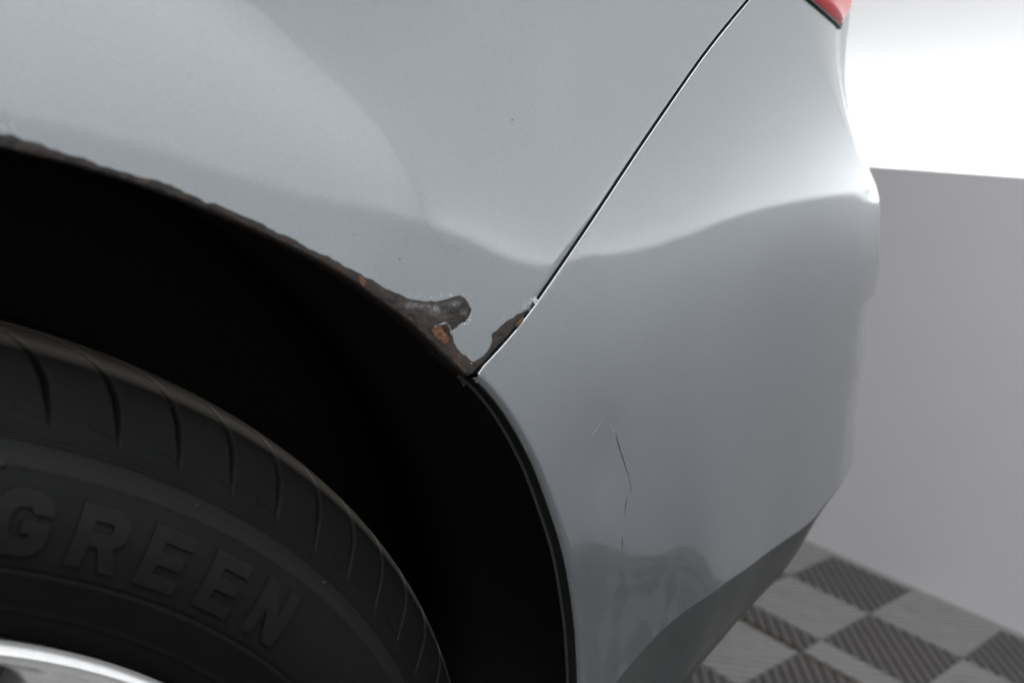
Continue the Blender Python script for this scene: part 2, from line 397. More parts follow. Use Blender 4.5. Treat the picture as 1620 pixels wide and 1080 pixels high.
def fill_patch(name, outline_px, mat, parent, lift=0.0002, rough=0.0, step=0.0011, jit=0.00022, zone=None, is_sz=False, edge=0.00004):
    """an uneven scab of material lying on the body inside a traced outline"""
    a = np.asarray(outline_px, float) if is_sz else np.stack(poly(outline_px), -1)
    a = np.concatenate([a, a[:1]])
    L = np.hypot(*np.diff(a, axis=0).T).sum(); n = max(8, int(L/(step*0.8)))
    p = resample(a, n+1)[:-1]
    p = p+gauss(rng.normal(0, 1, p.shape), 0.8, 0)*jit*1.5
    lo, hi = p.min(0), p.max(0)
    gx, gz = np.meshgrid(np.arange(lo[0], hi[0], step), np.arange(lo[1], hi[1], step))
    g = np.stack([gx.ravel(), gz.ravel()], -1); g = g+rng.uniform(-.3, .3, g.shape)*step
    x0, z0 = p[:, 0], p[:, 1]; x1, z1 = np.roll(x0, -1), np.roll(z0, -1)
    ins = np.zeros(len(g), bool); dmin = np.full(len(g), 9.0)
    for k_ in range(len(p)):
        c = ((z0[k_] > g[:, 1]) != (z1[k_] > g[:, 1]))
        with np.errstate(divide='ignore', invalid='ignore'):
            xi = (x1[k_]-x0[k_])*(g[:, 1]-z0[k_])/(z1[k_]-z0[k_])+x0[k_]
        ins ^= c & (g[:, 0] < xi)
        dmin = np.minimum(dmin, np.hypot(g[:, 0]-x0[k_], g[:, 1]-z0[k_]))
    keep = ins & (dmin > step*0.6); g = g[keep]; dm = dmin[keep]
    pts = [Vector(q) for q in np.concatenate([p, g])*100]
    ed = [(i, (i+1) % len(p)) for i in range(len(p))]
    vo, eo, fo, ov, oe, of = delaunay_2d_cdt(pts, ed, [list(range(len(p)))], 1, 1e-7)
    v2 = np.array([(q.x, q.y) for q in vo])/100
    src = np.array([o_[0] if o_ else -1 for o_ in ov])
    dd = np.where(src >= len(p), np.concatenate([np.zeros(len(p)), dm])[np.clip(src, 0, len(p)+len(dm)-1)], 0)
    P = surf(v2[:, 0], v2[:, 1]); nn = normal_in(v2[:, 0], v2[:, 1])
    lf = edge+np.clip(dd/0.002, 0, 1)*lift+np.where(dd > 0, rng.normal(0, 1, len(dd))*rough, 0)
    P = P-nn*np.maximum(lf, edge)[:, None]
    o = mesh(name, P, [tuple(f) for f in fo], mat, parent)
    bm = bmesh.new(); bm.from_mesh(o.data); bmesh.ops.recalc_face_normals(bm, faces=bm.faces)
    bm.to_mesh(o.data); bm.free(); o.data.shade_smooth()
    if zone is not None:
        at = o.data.color_attributes.new('zone', 'FLOAT_COLOR', 'POINT')
        px, py, _ = project(P); c = zone(px, py)
        at.data.foreach_set('color', np.concatenate([c, np.ones((len(c), 1))], 1).astype(np.float32).ravel())
    return o

RUST_TOP = [(-20, 208), (0, 213), (20, 213), (38, 221), (74, 231), (100, 243), (130, 250), (178, 267), (215, 278), (255, 287), (296, 305), (325, 319), (355, 327), (386, 343), (415, 354), (440, 369), (459, 374), (490, 394), (520, 406), (545, 421), (563, 428), (580, 440),
            (596, 446), (608, 456), (625, 463), (640, 470), (655, 474), (670, 475.5), (690, 477), (705, 474), (716, 469), (727, 466.5), (735, 471), (742, 479), (745.5, 490), (743, 500), (738, 508), (733, 511), (726, 514), (717, 520), (714, 526),
            (717, 537), (722, 548), (732, 560), (742, 568), (748, 574), (758, 567), (768, 559), (775, 548), (779, 537), (776, 529), (780, 524.5), (787, 521.5), (800, 508), (815, 500), (825, 494), (833, 491), (840, 484), (841, 475)]
ru = np.stack(poly(RUST_TOP), -1)
gq = q_gap[(q_gap[:, 1] <= ru[-1, 1])]; gq = gq[np.argsort(-gq[:, 1])]
aqs = Bq[(Bq[:, 0] >= ru[0, 0])][::-1]
outline = np.concatenate([ru, gq+np.array([0.0008, -0.0004]), aqs[::3]-np.array([.0003, .0009]), [aqs[-1]-np.array([.0, .0009])]])
def zone_main(px, py):
    def blob(x, y, rx, ry): return np.exp(-((px-x)/rx)**2-((py-y)/ry)**2)
    gr = np.clip(.85*blob(652, 484, 20, 6)+.8*blob(690, 490, 18, 9)+0.7*blob(718, 478, 12, 7)+.4*blob(733, 495, 9, 12)+.4*blob(700, 506, 12, 5)+.2*blob(612, 470, 12, 6)+.05, 0, 1)
    orr = np.clip(.55*blob(725, 570, 14, 16)+.5*blob(640, 498, 12, 6)+.45*blob(570, 447, 10, 9)+.5*blob(805, 530, 12, 14)+.25*blob(735, 582, 12, 8)+.3*blob(320, 325, 40, 12), 0, 1)
    return np.stack([gr, orr, 0*gr], -1)
rust = fill_patch('rust_patch', outline, M_RUST, quarter, 0.0003, 0.00015, 0.0011, 0.00016, zone_main, True)
rust['label'] = 'dark brown rust patch along the wheel arch edge'
za = lambda px, py: np.stack([0*px, 0*px+1, 0*px], -1)
zg = lambda px, py: np.stack([0*px+1, 0*px, 0*px], -1)
for pts in ([(681, 522), (687, 515), (698, 514), (706, 524), (710, 537), (703, 546), (695, 539), (687, 533)],
            [(813, 513), (826, 500.5), (828.5, 503), (820, 515), (816, 517)],
            [(567, 437), (572, 438), (578, 446), (575, 453), (567, 447)]):
    fill_patch('rust_flake', pts, M_RUST, quarter, 0.0007, 0.0002, 0.0008, 0.0001, za, edge=0.0006)['label'] = 'orange rust flake'
M_HOLE = simple('rust_hole_shadow', (0.010, 0.007, 0.006), 0.9)
fill_patch('rust_hole', [(697, 514), (703, 511), (708, 519), (709, 527), (704, 524), (699, 519)], M_HOLE, quarter, 0.0002, 0, 0.0008, 0.0001, None, edge=0.0016)
fill_patch('rust_rim', [(683, 515), (692, 511), (703, 508.5), (709, 516), (713, 530), (710.5, 530), (706.5, 517.5), (702, 511), (692, 513.5), (685, 517)], M_RUST, quarter, 0.0004, 0.0001, 0.0008, 0.0001, zg, edge=0.0016)

def flakes(name, spots, mat, parent, n, r, lift=0.0003):
    """loose curled flakes of paint: small irregular plates"""
    V, Fc = [], []
    for (x, y, sx, sy, cnt, sc) in spots:
        for _ in range(cnt):
            px = x+random.gauss(0, sx); py = y+random.gauss(0, sy)
            s0, z0 = sz(np.array([px]), np.array([py]))
            m = random.randint(4, 6); a0 = random.random()*6; rr = r*sc*random.uniform(.4, 1.3)
            ss = np.array([s0[0]+rr*random.uniform(.5, 1)*math.cos(a0+k_*6.283/m) for k_ in range(m)])
            zz = np.array([z0[0]+rr*random.uniform(.5, 1)*math.sin(a0+k_*6.283/m) for k_ in range(m)])
            P = surf(ss, zz)-normal_in(ss, zz)*np.array([lift*random.uniform(.4, 2.2) for _ in range(m)])[:, None]
            b0 = len(V); V += list(P); Fc.append(tuple(range(b0, b0+m)))
    o = mesh(name, V, Fc, mat, parent, False); o['kind'] = 'stuff'; return o
flakes('paint_flakes', [(662, 468, 14, 1.6, 14, .45), (690, 472, 12, 1.8, 14, .45), (712, 466, 8, 2.5, 20, .6), (738, 476, 3, 4, 8, .5), (742, 502, 2, 5, 10, .7), (734, 510, 4, 1.5, 6, .6),
                        (845, 475, 3.0, 3.0, 46, .9), (834, 483, 5, 3.5, 30, .6), (812, 497, 7, 4, 12, .4), (798, 507, 6, 3, 10, .4), (717, 531, 1.5, 5, 8, .4), (8, 203, 8, 4, 8, .6),
                        (748, 575, 3, 2, 5, .5), (676, 494, 14, 7, 8, .35), (728, 482, 8, 8, 12, .3)], M_CHIP, quarter, 0, 0.0005, .00004)
def ribbon(name, pts, width, mat, parent, lift=0.00012):
    a = np.stack(poly(pts), -1); n = max(6, int(np.hypot(*np.diff(a, axis=0).T).sum()/0.0012)); a = resample(a, n)
    a = a+gauss(rng.normal(0, 1, a.shape), 1.5, 0)*0.00025
    d = out_dir(a, 1); t = np.linspace(0, 1, n); wv = width*(0.25+0.75*np.sin(np.pi*np.clip(t, .03, .97))**.6)*rng.uniform(.6, 1.2, n)
    A = a+d*wv[:, None]/2; B = a-d*wv[:, None]/2
    P = [surf(q[:, 0], q[:, 1])-normal_in(q[:, 0], q[:, 1])*l for q, l in ((A, .00003), (a, lift), (B, .00003))]
    V = np.stack(P, 1); return npmesh(name, V.reshape(-1, 3), grid_faces(n, 3), mat, parent)
for x, y, r_ in ((632, 410, 1.6), (810, 190, 1.8), (560, 372, 1.0), (742, 258, .8)):
    fill_patch('paint_chip', [(x+r_*math.cos(a)*random.uniform(.7, 1.2), y+r_*math.sin(a)*random.uniform(.7, 1.2)) for a in np.linspace(0, 5.5, 8)], M_SCR, quarter, .0001, 0, .0004, .00003)
for pts, wd in (([(672, 349), (680, 362), (690, 372)], .00022), ([(688, 376), (705, 394), (722, 408)], .0002), ([(590, 418), (604, 440)], .00018), ([(700, 380), (730, 396)], .00018), ([(640, 372), (646, 392)], .00015)):
    ribbon('hairline_scratch', pts, wd, M_HAIR, quarter)
ribbon('hairline_scratch', [(8, 165), (10, 185), (12, 205)], .0005, M_HAIR, quarter)

# ------------------------------------------------------------------ bumper
b_arch = offset2(ab, +0.003)                      # travel is downwards and right: left is the bumper side
b_gap = offset2(gp, -(GW+.0004))
b_arch = b_arch[6:]; tipb = np.array([max(gp[0, 0], b_gap[2, 0]), b_gap[2, 1]])
b_gap = b_gap[3:]; bl = np.concatenate([b_arch[::-1], [tipb*0.35+b_arch[0]*0.35+b_gap[0]*0.30], b_gap])
nb1, nb2 = 130, 170
tb = np.argmin(np.hypot(*(bl-bl[len(b_arch)]).T))
Lb = np.concatenate([resample(bl[:tb+1], nb1), resample(bl[tb:], nb2)[1:]])
FOLD = np.array([(900, 1172), (917, 1150), (960, 1088), (1020, 1022), (1075, 970), (1125, 936), (1179, 900), (1230, 862), (1281, 827), (1337, 757), (1352, 722), (1366, 690)], float)
UNDER = np.array([(900, 1330), (930, 1275), (1000, 1180), (1085, 1078), (1179, 968), (1242, 901), (1272, 858), (1286, 824), (1337, 757.5), (1352, 722.5), (1366, 690.5)], float)
TABF = np.concatenate([TAB, np.broadcast_to(ZG[None, :, None], (NS, NZ, 1))], -1)
def edge_z(line, inward):
    P = TABF.copy(); P[..., 0] -= np.sin(AL)[:, None]*inward; P[..., 1] += np.cos(AL)[:, None]*inward
    px, py, _ = project(P); g = py-np.interp(px, line[:, 0], line[:, 1])       # > 0 below the line
    out = np.zeros(NS)
    for i in range(NS):
        j = np.where(g[i] > 0)[0]; out[i] = ZG[j[-1]] if len(j) else ZG[0]
        if len(j) and j[-1] < NZ-1:
            a = j[-1]; out[i] = ZG[a]+DZ*g[i, a]/(g[i, a]-g[i, a+1])
    px, py, _ = project(TABF); ish = np.argmax(px[:, int((0.45-ZG[0])/DZ)]*(SG < 1.0)*(SG > .3))
    out[ish-2:] = out[ish-2]; return out, ish
zf, ish = edge_z(FOLD, 0.0); zf = gauss(zf, 1.5, 0)
zu, _ = edge_z(UNDER, 0.010); zu = gauss(zu, 1.5, 0); zu = np.minimum(zu, zf-0.0012)
S_END = 1.38
NUB = 360
sb = Lb[0, 0]+(S_END-Lb[0, 0])*(np.linspace(0, 1, NUB)**1.15)
Bb = np.stack([sb, np.interp(sb, SG, zf)], -1); Bb[0, 1] = Lb[0, 1]
Bb[:, 1] += (Lb[0, 1]-np.interp(sb[0], SG, zf))*np.exp(-(sb-sb[0])/.03); Bb[0] = Lb[0]
st_ = Lb[-1, 0]+(S_END-Lb[-1, 0])*(np.linspace(0, 1, NUB)**1.15); Tb = np.stack([st_, np.full(NUB, Lb[-1, 1])], -1)
NVB = len(Lb); Rb = np.stack([np.full(NVB, S_END), Bb[-1, 1]+(Tb[-1, 1]-Bb[-1, 1])*np.linspace(0, 1, NVB)], -1)
UVb = coons(Bb, Tb, Lb, Rb); Vb = surf(UVb[..., 0], UVb[..., 1])
Vall = [Vb.reshape(-1, 3)]; Fall = [grid_faces(NUB, NVB)]; off = NUB*NVB
gpart = Lb[nb1-1:]; hb = hem(gpart, out_dir(gpart, +1), .0004, 0.012)
Vall.append(hb.reshape(-1, 3)); Fall.append(grid_faces(len(gpart), hb.shape[1], off)); off += hb.shape[0]*hb.shape[1]
apart = Lb[:nb1]; ha_ = hem(apart, out_dir(apart, +1), 0.0026, 0.0065); ha = ha_[:, :6]
Vall.append(ha.reshape(-1, 3)); Fall.append(grid_faces(len(apart), ha.shape[1], off)); off += ha.shape[0]*ha.shape[1]
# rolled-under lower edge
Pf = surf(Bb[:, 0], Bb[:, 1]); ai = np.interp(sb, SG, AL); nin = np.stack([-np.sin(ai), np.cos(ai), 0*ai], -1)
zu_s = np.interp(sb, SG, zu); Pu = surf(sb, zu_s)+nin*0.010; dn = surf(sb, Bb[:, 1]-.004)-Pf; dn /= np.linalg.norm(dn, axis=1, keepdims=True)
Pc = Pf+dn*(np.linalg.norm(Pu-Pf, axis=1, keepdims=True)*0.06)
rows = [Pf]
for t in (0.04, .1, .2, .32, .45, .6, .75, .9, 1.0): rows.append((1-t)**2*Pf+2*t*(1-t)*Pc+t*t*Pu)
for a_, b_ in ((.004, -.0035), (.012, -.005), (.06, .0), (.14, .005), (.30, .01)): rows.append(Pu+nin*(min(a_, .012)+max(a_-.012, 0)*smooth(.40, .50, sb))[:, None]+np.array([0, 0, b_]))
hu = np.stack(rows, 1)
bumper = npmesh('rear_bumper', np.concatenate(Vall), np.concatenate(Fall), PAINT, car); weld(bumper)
npmesh('darkened_lower_edge', hu.reshape(-1, 3), grid_faces(*hu.shape[:2]), M_LOWEDGE, bumper)['label'] = 'lower edge of the bumper, coloured dark like the mirrored floor'
hx = ha_[:, 5:]; npmesh('arch_flange', hx.reshape(-1, 3), grid_faces(*hx.shape[:2]), M_BLACK, bumper)

ribbon('scratch', [(974, 684), (979, 704), (984, 722), (990, 740), (994, 752)], .0010, M_SCR, bumper)
ribbon('scratch', [(995, 754), (998, 770), (997, 780)], .0005, M_SCR, bumper)
ribbon('scratch', [(993, 784), (990, 800), (988, 812)], .0006, M_SCR, bumper)
ribbon('scratch', [(985, 850), (985, 868)], .0007, M_SCR, bumper)
ribbon('scratch', [(952, 665), (946, 676), (936, 688)], .0003, M_PALE, bumper)
ribbon('scratch', [(966, 672), (972, 686)], .0004, M_PALE, bumper)
for x, y, r_ in ((754, 603, 2.4), (1046, 690, 1.0)):
    fill_patch('paint_chip', [(x+r_*math.cos(a)*random.uniform(.7, 1.2), y+r_*math.sin(a)*random.uniform(.7, 1.2)) for a in np.linspace(0, 5.5, 8)], M_SCR, bumper, .0002, 0, .0004, .00003)
flakes('paint_flakes', [(749, 598, 2.0, 1.2, 3, .4)], M_CHIP, bumper, 0, 0.0006)

# dark gap filler behind the seam between panel and bumper
gm = gp[::3]; n_ = normal_in(gm[:, 0], gm[:, 1]); P0 = surf(gm[:, 0], gm[:, 1])
sd = out_dir(gm, 1); A = surf(gm[:, 0]+sd[:, 0]*.006, gm[:, 1]+sd[:, 1]*.006)+n_*.009; B_ = surf(gm[:, 0]-sd[:, 0]*.006, gm[:, 1]-sd[:, 1]*.006)+n_*.009
npmesh('panel_gap_seal', np.stack([A, P0+n_*.009, B_], 1).reshape(-1, 3), grid_faces(len(gm), 3), M_TRIM, car)

# ------------------------------------------------------------------ tail light
def tail_light():
    m, nt, b = new_mat('red_lens'); setp(b, Base_Color=(0.62, 0.035, 0.045, 1), Roughness=0.3, Coat_Weight=0.35, Coat_Roughness=0.03)
    n = noise(nt, 120, 2); r = ramp(nt, n.outputs[0], [(0.3, (0.62, 0.015, 0.025)), (0.7, (0.75, 0.025, 0.035))]); nt.links.new(r.outputs[0], b.inputs['Base Color'])
    e = np.stack(poly([(1150, -110), (1215, -52), (1278, 0), (1308, 25), (1326, 43)]), -1)
    e = smooth_line(resample(e, 60), 4); d_ = e[-1]-e[-10]; d_ /= np.hypot(*d_)
    e = np.concatenate([e, [e[-1]+d_*.003, e[-1]+d_*.006+np.array([.003, .004]), e[-1]+d_*.007+np.array([.008, .012]), e[-1]+d_*.007+np.array([.05, .06])]]); e = resample(e, 70)
    up = np.linspace(0, 1, 24); nrm = np.array([.35, .94])
    rows = []; prof = []
    for t in up: rows.append(e+nrm*0.16*t)
    G = np.stack(rows, 1); P = surf(G[..., 0], G[..., 1]); nn = normal_in(G[..., 0], G[..., 1])
    lift = 0.006*np.sin(np.clip(up/.12, 0, 1)*np.pi/2)+.0005
    P = P-nn*lift[None, :, None]
    P0 = P[:, :1]+nn[:, :1]*0.008
    V = np.concatenate([P0, P], 1)
    o = npmesh('tail_light', V.reshape(-1, 3), grid_faces(V.shape[0], V.shape[1]), m, car); weld(o)
    pe = surf(e[:, 0], e[:, 1])-normal_in(e[:, 0], e[:, 1])*.0008; ne = normal_in(e[:, 0], e[:, 1])
    te = surf(e[:, 0]+nrm[0]*1e-3, e[:, 1]+nrm[1]*1e-3)-surf(e[:, 0], e[:, 1]); te /= np.linalg.norm(te, axis=1, keepdims=True)
    g2 = np.stack([pe-te*.0003+.0009*(math.cos(a_)*te+math.sin(a_)*ne) for a_ in np.linspace(0, 2*np.pi, 11)], 1)
    npmesh('gasket', g2.reshape(-1, 3), grid_faces(g2.shape[0], g2.shape[1]), M_GASKET, o)
tail_light()

# ------------------------------------------------------------------ wheel arch liner, inner body
def revolve(prof, a0, a1, n, center=(0, ZC), jitter=0):
    th = np.linspace(a0, a1, n); pr = np.asarray(prof, float)
    X = center[0]+pr[None, :, 0]*np.cos(th)[:, None]; Z = center[1]+pr[None, :, 0]*np.sin(th)[:, None]
    return np.stack([X, np.broadcast_to(pr[None, :, 1], X.shape), Z], -1)
prof = [(.3795, .010), (.3795, .03), (.381, .06), (.381, .12), (.377, .125), (.377, .20), (.381, .205), (.381, .30), (.372, .315), (.30, .325), (.10, .33)]
Lm = revolve(prof, math.radians(-53), math.radians(233), 220)
npmesh('wheel_arch_liner', Lm.reshape(-1, 3), grid_faces(*Lm.shape[:2]), M_BLACK, car)
# rubber edge strip inside the bumper's arch flange
ep = ab[::2]; nn = normal_in(ep[:, 0], ep[:, 1]); od = out_dir(ep, -1)
Pc = surf(ep[:, 0]-od[:, 0]*.0, ep[:, 1])+nn*.0085
tq = surf(ep[:, 0]+od[:, 0]*1e-3, ep[:, 1]+od[:, 1]*1e-3)-surf(ep[:, 0], ep[:, 1]); tq /= np.linalg.norm(tq, axis=1, keepdims=True)
ring = np.stack([Pc+.0010*(math.cos(a)*tq+math.sin(a)*nn) for a in np.linspace(0, 2*np.pi, 9)], 1)
npmesh('arch_edge_strip', ring.reshape(-1, 3), grid_faces(*ring.shape[:2]), M_TRIM, car)
bm = bmesh.new(); box(bm, (-1.6, .345, .30), (.52, 1.55, 1.02)); box(bm, (-.68, .14, .72), (.30, .344, 1.02)); box(bm, (.40, .20, .34), (.60, .344, .98)); box(bm, (.521, .345, .34), (.64, 1.55, 1.02))
bm_obj('inner_body', bm, M_BLACK, car)

# ------------------------------------------------------------------ wheel
def rubber():
    m, nt, b = new_mat('tyre_rubber'); setp(b, Roughness=0.68); b.inputs['Specular IOR Level'].default_value = 0.10
    n = noise(nt, 60, 6, 0.7); r = ramp(nt, n.outputs[0], [(0.3, (0.0040, 0.0043, 0.0043)), (0.75, (0.0066, 0.0068, 0.0066))])
    tc = nt.nodes.new('ShaderNodeTexCoord'); sx = nt.nodes.new('ShaderNodeSeparateXYZ'); nt.links.new(tc.outputs['Object'], sx.inputs[0])
    cb = nt.nodes.new('ShaderNodeCombineXYZ'); zz_ = nt.nodes.new('ShaderNodeMath'); zz_.operation = 'SUBTRACT'; zz_.inputs[1].default_value = ZC
    nt.links.new(sx.outputs[2], zz_.inputs[0]); nt.links.new(sx.outputs[0], cb.inputs[0]); nt.links.new(zz_.outputs[0], cb.inputs[1])
    ln = nt.nodes.new('ShaderNodeVectorMath'); ln.operation = 'LENGTH'; nt.links.new(cb.outputs[0], ln.inputs[0])
    mr = nt.nodes.new('ShaderNodeMapRange'); mr.inputs[1].default_value = .3055; mr.inputs[2].default_value = .3080; nt.links.new(ln.outputs['Value'], mr.inputs[0])
    mx = nt.nodes.new('ShaderNodeMix'); mx.data_type = 'RGBA'; nt.links.new(mr.outputs[0], mx.inputs[0]); nt.links.new(r.outputs[0], mx.inputs[6])
    mx.inputs[7].default_value = (0.085, 0.075, 0.064, 1)        # lighter brown tone towards the crown
    nt.links.new(mx.outputs[2], b.inputs['Base Color'])
    m2 = nt.nodes.new('ShaderNodeMapRange'); m2.inputs[1].default_value = .2746; m2.inputs[2].default_value = .2750; nt.links.new(ln.outputs['Value'], m2.inputs[0])
    m3 = nt.nodes.new('ShaderNodeMapRange'); m3.inputs[1].default_value = .2795; m3.inputs[2].default_value = .2815; m3.inputs[3].default_value = 1; m3.inputs[4].default_value = 0; nt.links.new(ln.outputs['Value'], m3.inputs[0])
    m4 = nt.nodes.new('ShaderNodeMath'); m4.operation = 'MULTIPLY'; nt.links.new(m2.outputs[0], m4.inputs[0]); nt.links.new(m3.outputs[0], m4.inputs[1])
    m5 = nt.nodes.new('ShaderNodeMix'); m5.data_type = 'RGBA'; nt.links.new(m4.outputs[0], m5.inputs[0]); nt.links.new(mx.outputs[2], m5.inputs[6])
    m5.inputs[7].default_value = (0.0095, 0.0097, 0.0097, 1)      # lighter ring under the shoulder
    nt.links.new(m5.outputs[2], b.inputs['Base Color'])
    n2 = noise(nt, 1500, 3, 0.6); bump(nt, b, n2.outputs[0], 0.25, 0.0003); return m
M_TYRE = rubber()
M_LETTER = simple('raised_rubber', (0.0060, 0.0062, 0.0060), 0.6, nscale=300, nvar=0.2); M_LETTER.node_tree.nodes['Principled BSDF'].inputs['Specular IOR Level'].default_value = 0.12
wheel_prof = [(.2000, .060), (.2040, .032), (.2100, .031), (.2115, .030), (.2119, .0135), (.2128, .0108), (.2140, .0098), (.2162, .0086), (.2168, .0078), (.2174, .0080), (.2184, .0087), (.2194, .0098), (.2200, .0112), (.2196, .0130), (.2170, .0170), (.2140, .0240), (.2130, .030), (.2060, .060), (.2000, .230)]
Wm = revolve(wheel_prof, 0, 2*math.pi, 361)[:-1]
wheel = npmesh('wheel', Wm.reshape(-1, 3), grid_faces(360, Wm.shape[1], wrap=True), M_ALLOY, car)
wheel['label'] = 'silver alloy wheel with narrow spokes'
# dish behind the spokes
bp = [(.2045, .032), (.2025, .06), (.2000, .12), (.17, .14), (.06, .145)]
Bm_ = revolve(bp, 0, 2*math.pi, 181)[:-1]; npmesh('barrel', Bm_.reshape(-1, 3), grid_faces(180, Bm_.shape[1], wrap=True), M_BARREL, wheel)
# spokes (25 narrow ones, the one seen sits at 58 degrees)
def spoke_mesh():
    V = []; secs = []
    rs = [(.2137, .037, .0102), (.2105, .020, .0112), (.206, .0130, .0135), (.195, .0098, .018), (.15, .0085, .026), (.09, .0085, .026), (.055, .0085, .024)]
    for r_, hw, yf in rs:
        sec = [(-hw, yf+.020), (-hw, yf+.004), (-hw*.72, yf+.0006), (0, yf), (hw*.72, yf+.0006), (hw, yf+.004), (hw, yf+.020)]
        secs.append([(x, y, math.sqrt(max(r_*r_-x*x, 1e-6))) for x, y in sec])
    for s_ in secs: V += s_
    me = bpy.data.meshes.new('spoke'); me.from_pydata(V, [], [tuple(map(int, q)) for q in grid_faces(len(secs), 7)])
    me.materials.append(M_ALLOY); me.shade_smooth(); return me
sm_ = spoke_mesh()
for k_ in range(25):
    a = math.radians(57.9+14.4*k_); o = bpy.data.objects.new('spoke', sm_); COL.objects.link(o); o.parent = wheel
    o.location = (0, 0, ZC); o.rotation_euler = (0, math.pi/2-a, 0)
Hm = revolve([(.001, .020), (.045, .021), (.058, .026), (.060, .05)], 0, 2*math.pi, 61)[:-1]
npmesh('hub', Hm.reshape(-1, 3), grid_faces(60, 4, wrap=True), M_ALLOY, wheel)

def tyre():
    key = [(.2110, .034), (.2160, .0235), (.2215, .0200), (.2245, .0186), (.2290, .0168), (.2330, .0142), (.2400, .0088), (.2440, .0062), (.2500, .0056), (.2600, .0060), (.2680, .0086), (.2745, .0122), (.2815, .0190),
           (.2860, .0228), (.2920, .0272), (.2985, .0310), (.3042, .0346), (.3078, .0390), (.3094, .0445), (.3098, .0520), (.3090, .0620), (.3066, .0780), (.3030, .105), (.2990, .150), (.2960, .175), (.2930, .192), (.288, .203), (.275, .214), (.255, .218), (.23, .209), (.212, .195)]
    key = np.array(key); L = np.concatenate([[0], np.cumsum(np.hypot(*np.diff(key, axis=0).T))])
    Lf = np.concatenate([np.arange(0, L[18], .0007), np.arange(L[18], L[21], .0016), np.arange(L[21], L[-1], .006), [L[-1]]])
    pr = np.stack([np.interp(Lf, L, key[:, 0]), np.interp(Lf, L, key[:, 1])], -1)
    pr = np.stack([gauss(pr[:, 0], 4, 0), gauss(pr[:, 1], 4, 0)], -1)
    t = np.gradient(pr, axis=0); t /= np.hypot(t[:, 0], t[:, 1])[:, None]
    nin_ = np.stack([-t[:, 1], t[:, 0]], -1)                       # towards the inside of the tyre
    nin_ *= np.sign((nin_*(np.array([.24, .11])-pr)).sum(1))[:, None]
    th = np.concatenate([np.radians(np.arange(2, 82, .105)), np.radians(np.arange(82, 362, 1.6))])
    nt_, npf = len(th), len(pr); dg = np.degrees(th)[:, None]; r_ = pr[None, :, 0]; y_ = pr[None, :, 1]; front = (y_ < .11)
    def g(x, c, w_): return np.exp(-((x-c)/w_)**4)
    dep = np.zeros((nt_, npf))
    lat = front & (r_ > .21)
    dep += np.where(lat, .0011*g(r_, .2826, .0008)+.0007*g(r_, .2852, .0006)+.0005*g(r_, .2795, .0004), 0)
    dep += np.where(lat & (r_ < .2748) & (r_ > .2445), .0005, 0)     # recessed lettering band
    dep += np.where(lat, .0005*g(r_, .2445, .0006)-.0006*g(r_, .2278, .0009), 0)
    # lateral grooves, one every 4.6 degrees: arc length coordinate above the ring
    q = np.clip((Lf-np.interp(.2870, key[:19, 0], L[:19])), -1, 1)[None, :]
    cen = np.interp(q, [0, .006, .014, .022, .032, .05, .08], [0, .35, .95, 1.9, 3.6, 7.2, 12.0])
    ph = (dg-67.46-cen+2.3) % 4.6-2.3
    wid = np.interp(q, [0, .005, .012, .02, .035, .06], [.08, .12, .19, .20, .14, .10])
    gd = np.interp(q, [-.0008, .0012, .006, .012], [0, .0018, .0032, .0045])
    dep += np.where(front & (q > -.0008), gd*np.exp(-(ph/wid)**4), 0)
    # short hooks at the groove ends
    ph2 = (dg-67.46) % 4.6
    dep += np.where(front & (ph2 > .3) & (ph2 < 2.3), .0005*np.exp(-((q-.0022-.0007*ph2)/.0007)**2), 0)
    # circumferential rain grooves on the crown
    for yc in (.062, .100):
        dep += np.where(r_ > .30, .005*g(y_, yc, .0035 if yc < .08 else .005), 0)
    # wear dimples
    R = r_+dep*nin_[None, :, 0]; Y = y_+dep*nin_[None, :, 1]
    V = np.stack([R*np.cos(th)[:, None], Y, ZC+R*np.sin(th)[:, None]], -1)
    o = npmesh('tyre', V.reshape(-1, 3), grid_faces(nt_, npf, wrap=True), M_TYRE, wheel)
    o['label'] = 'black tyre with curved shoulder grooves'
    def ysurf(rr): 
        m_ = Lf < L[18]; return np.interp(rr, pr[m_, 0], pr[m_, 1])
    return ysurf
ysurf = tyre()
# raised letters GREEN on the sidewall: outlines in a 1.0 x 1.0 box, heavy slanted capitals
W_ = .30
LET = {
 'G': ([(.98, .66), (.66, .66), (.60, .74), (.40, .74), (.30, .62), (.30, .38), (.40, .26), (.60, .26), (.66, .32), (.66, .36), (.50, .36), (.50, .56), (.98, .56), (.98, .20), (.84, .06), (.66, .0), (.34, .0), (.16, .06), (.02, .22), (0, .40), (0, .60), (.02, .78), (.16, .94), (.34, 1), (.66, 1), (.84, .94), (.98, .80)], []),
 'R': ([(0, 0), (0, 1), (.70, 1), (.88, .94), (.96, .80), (.96, .60), (.88, .48), (.76, .42), (1.0, 0), (.68, 0), (.48, .38), (.30, .38), (.30, 0)], [(.30, .60), (.60, .60), (.65, .64), (.65, .73), (.60, .77), (.30, .77)]),
 'E': ([(0, 0), (0, 1), (.92, 1), (.92, .77), (.30, .77), (.30, .62), (.82, .62), (.82, .40), (.30, .40), (.30, .23), (.92, .23), (.92, 0)], []),
 'N': ([(0, 0), (0, 1), (.32, 1), (.68, .48), (.68, 1), (.98, 1), (.98, 0), (.66, 0), (.30, .52), (.30, 0)], []),
}
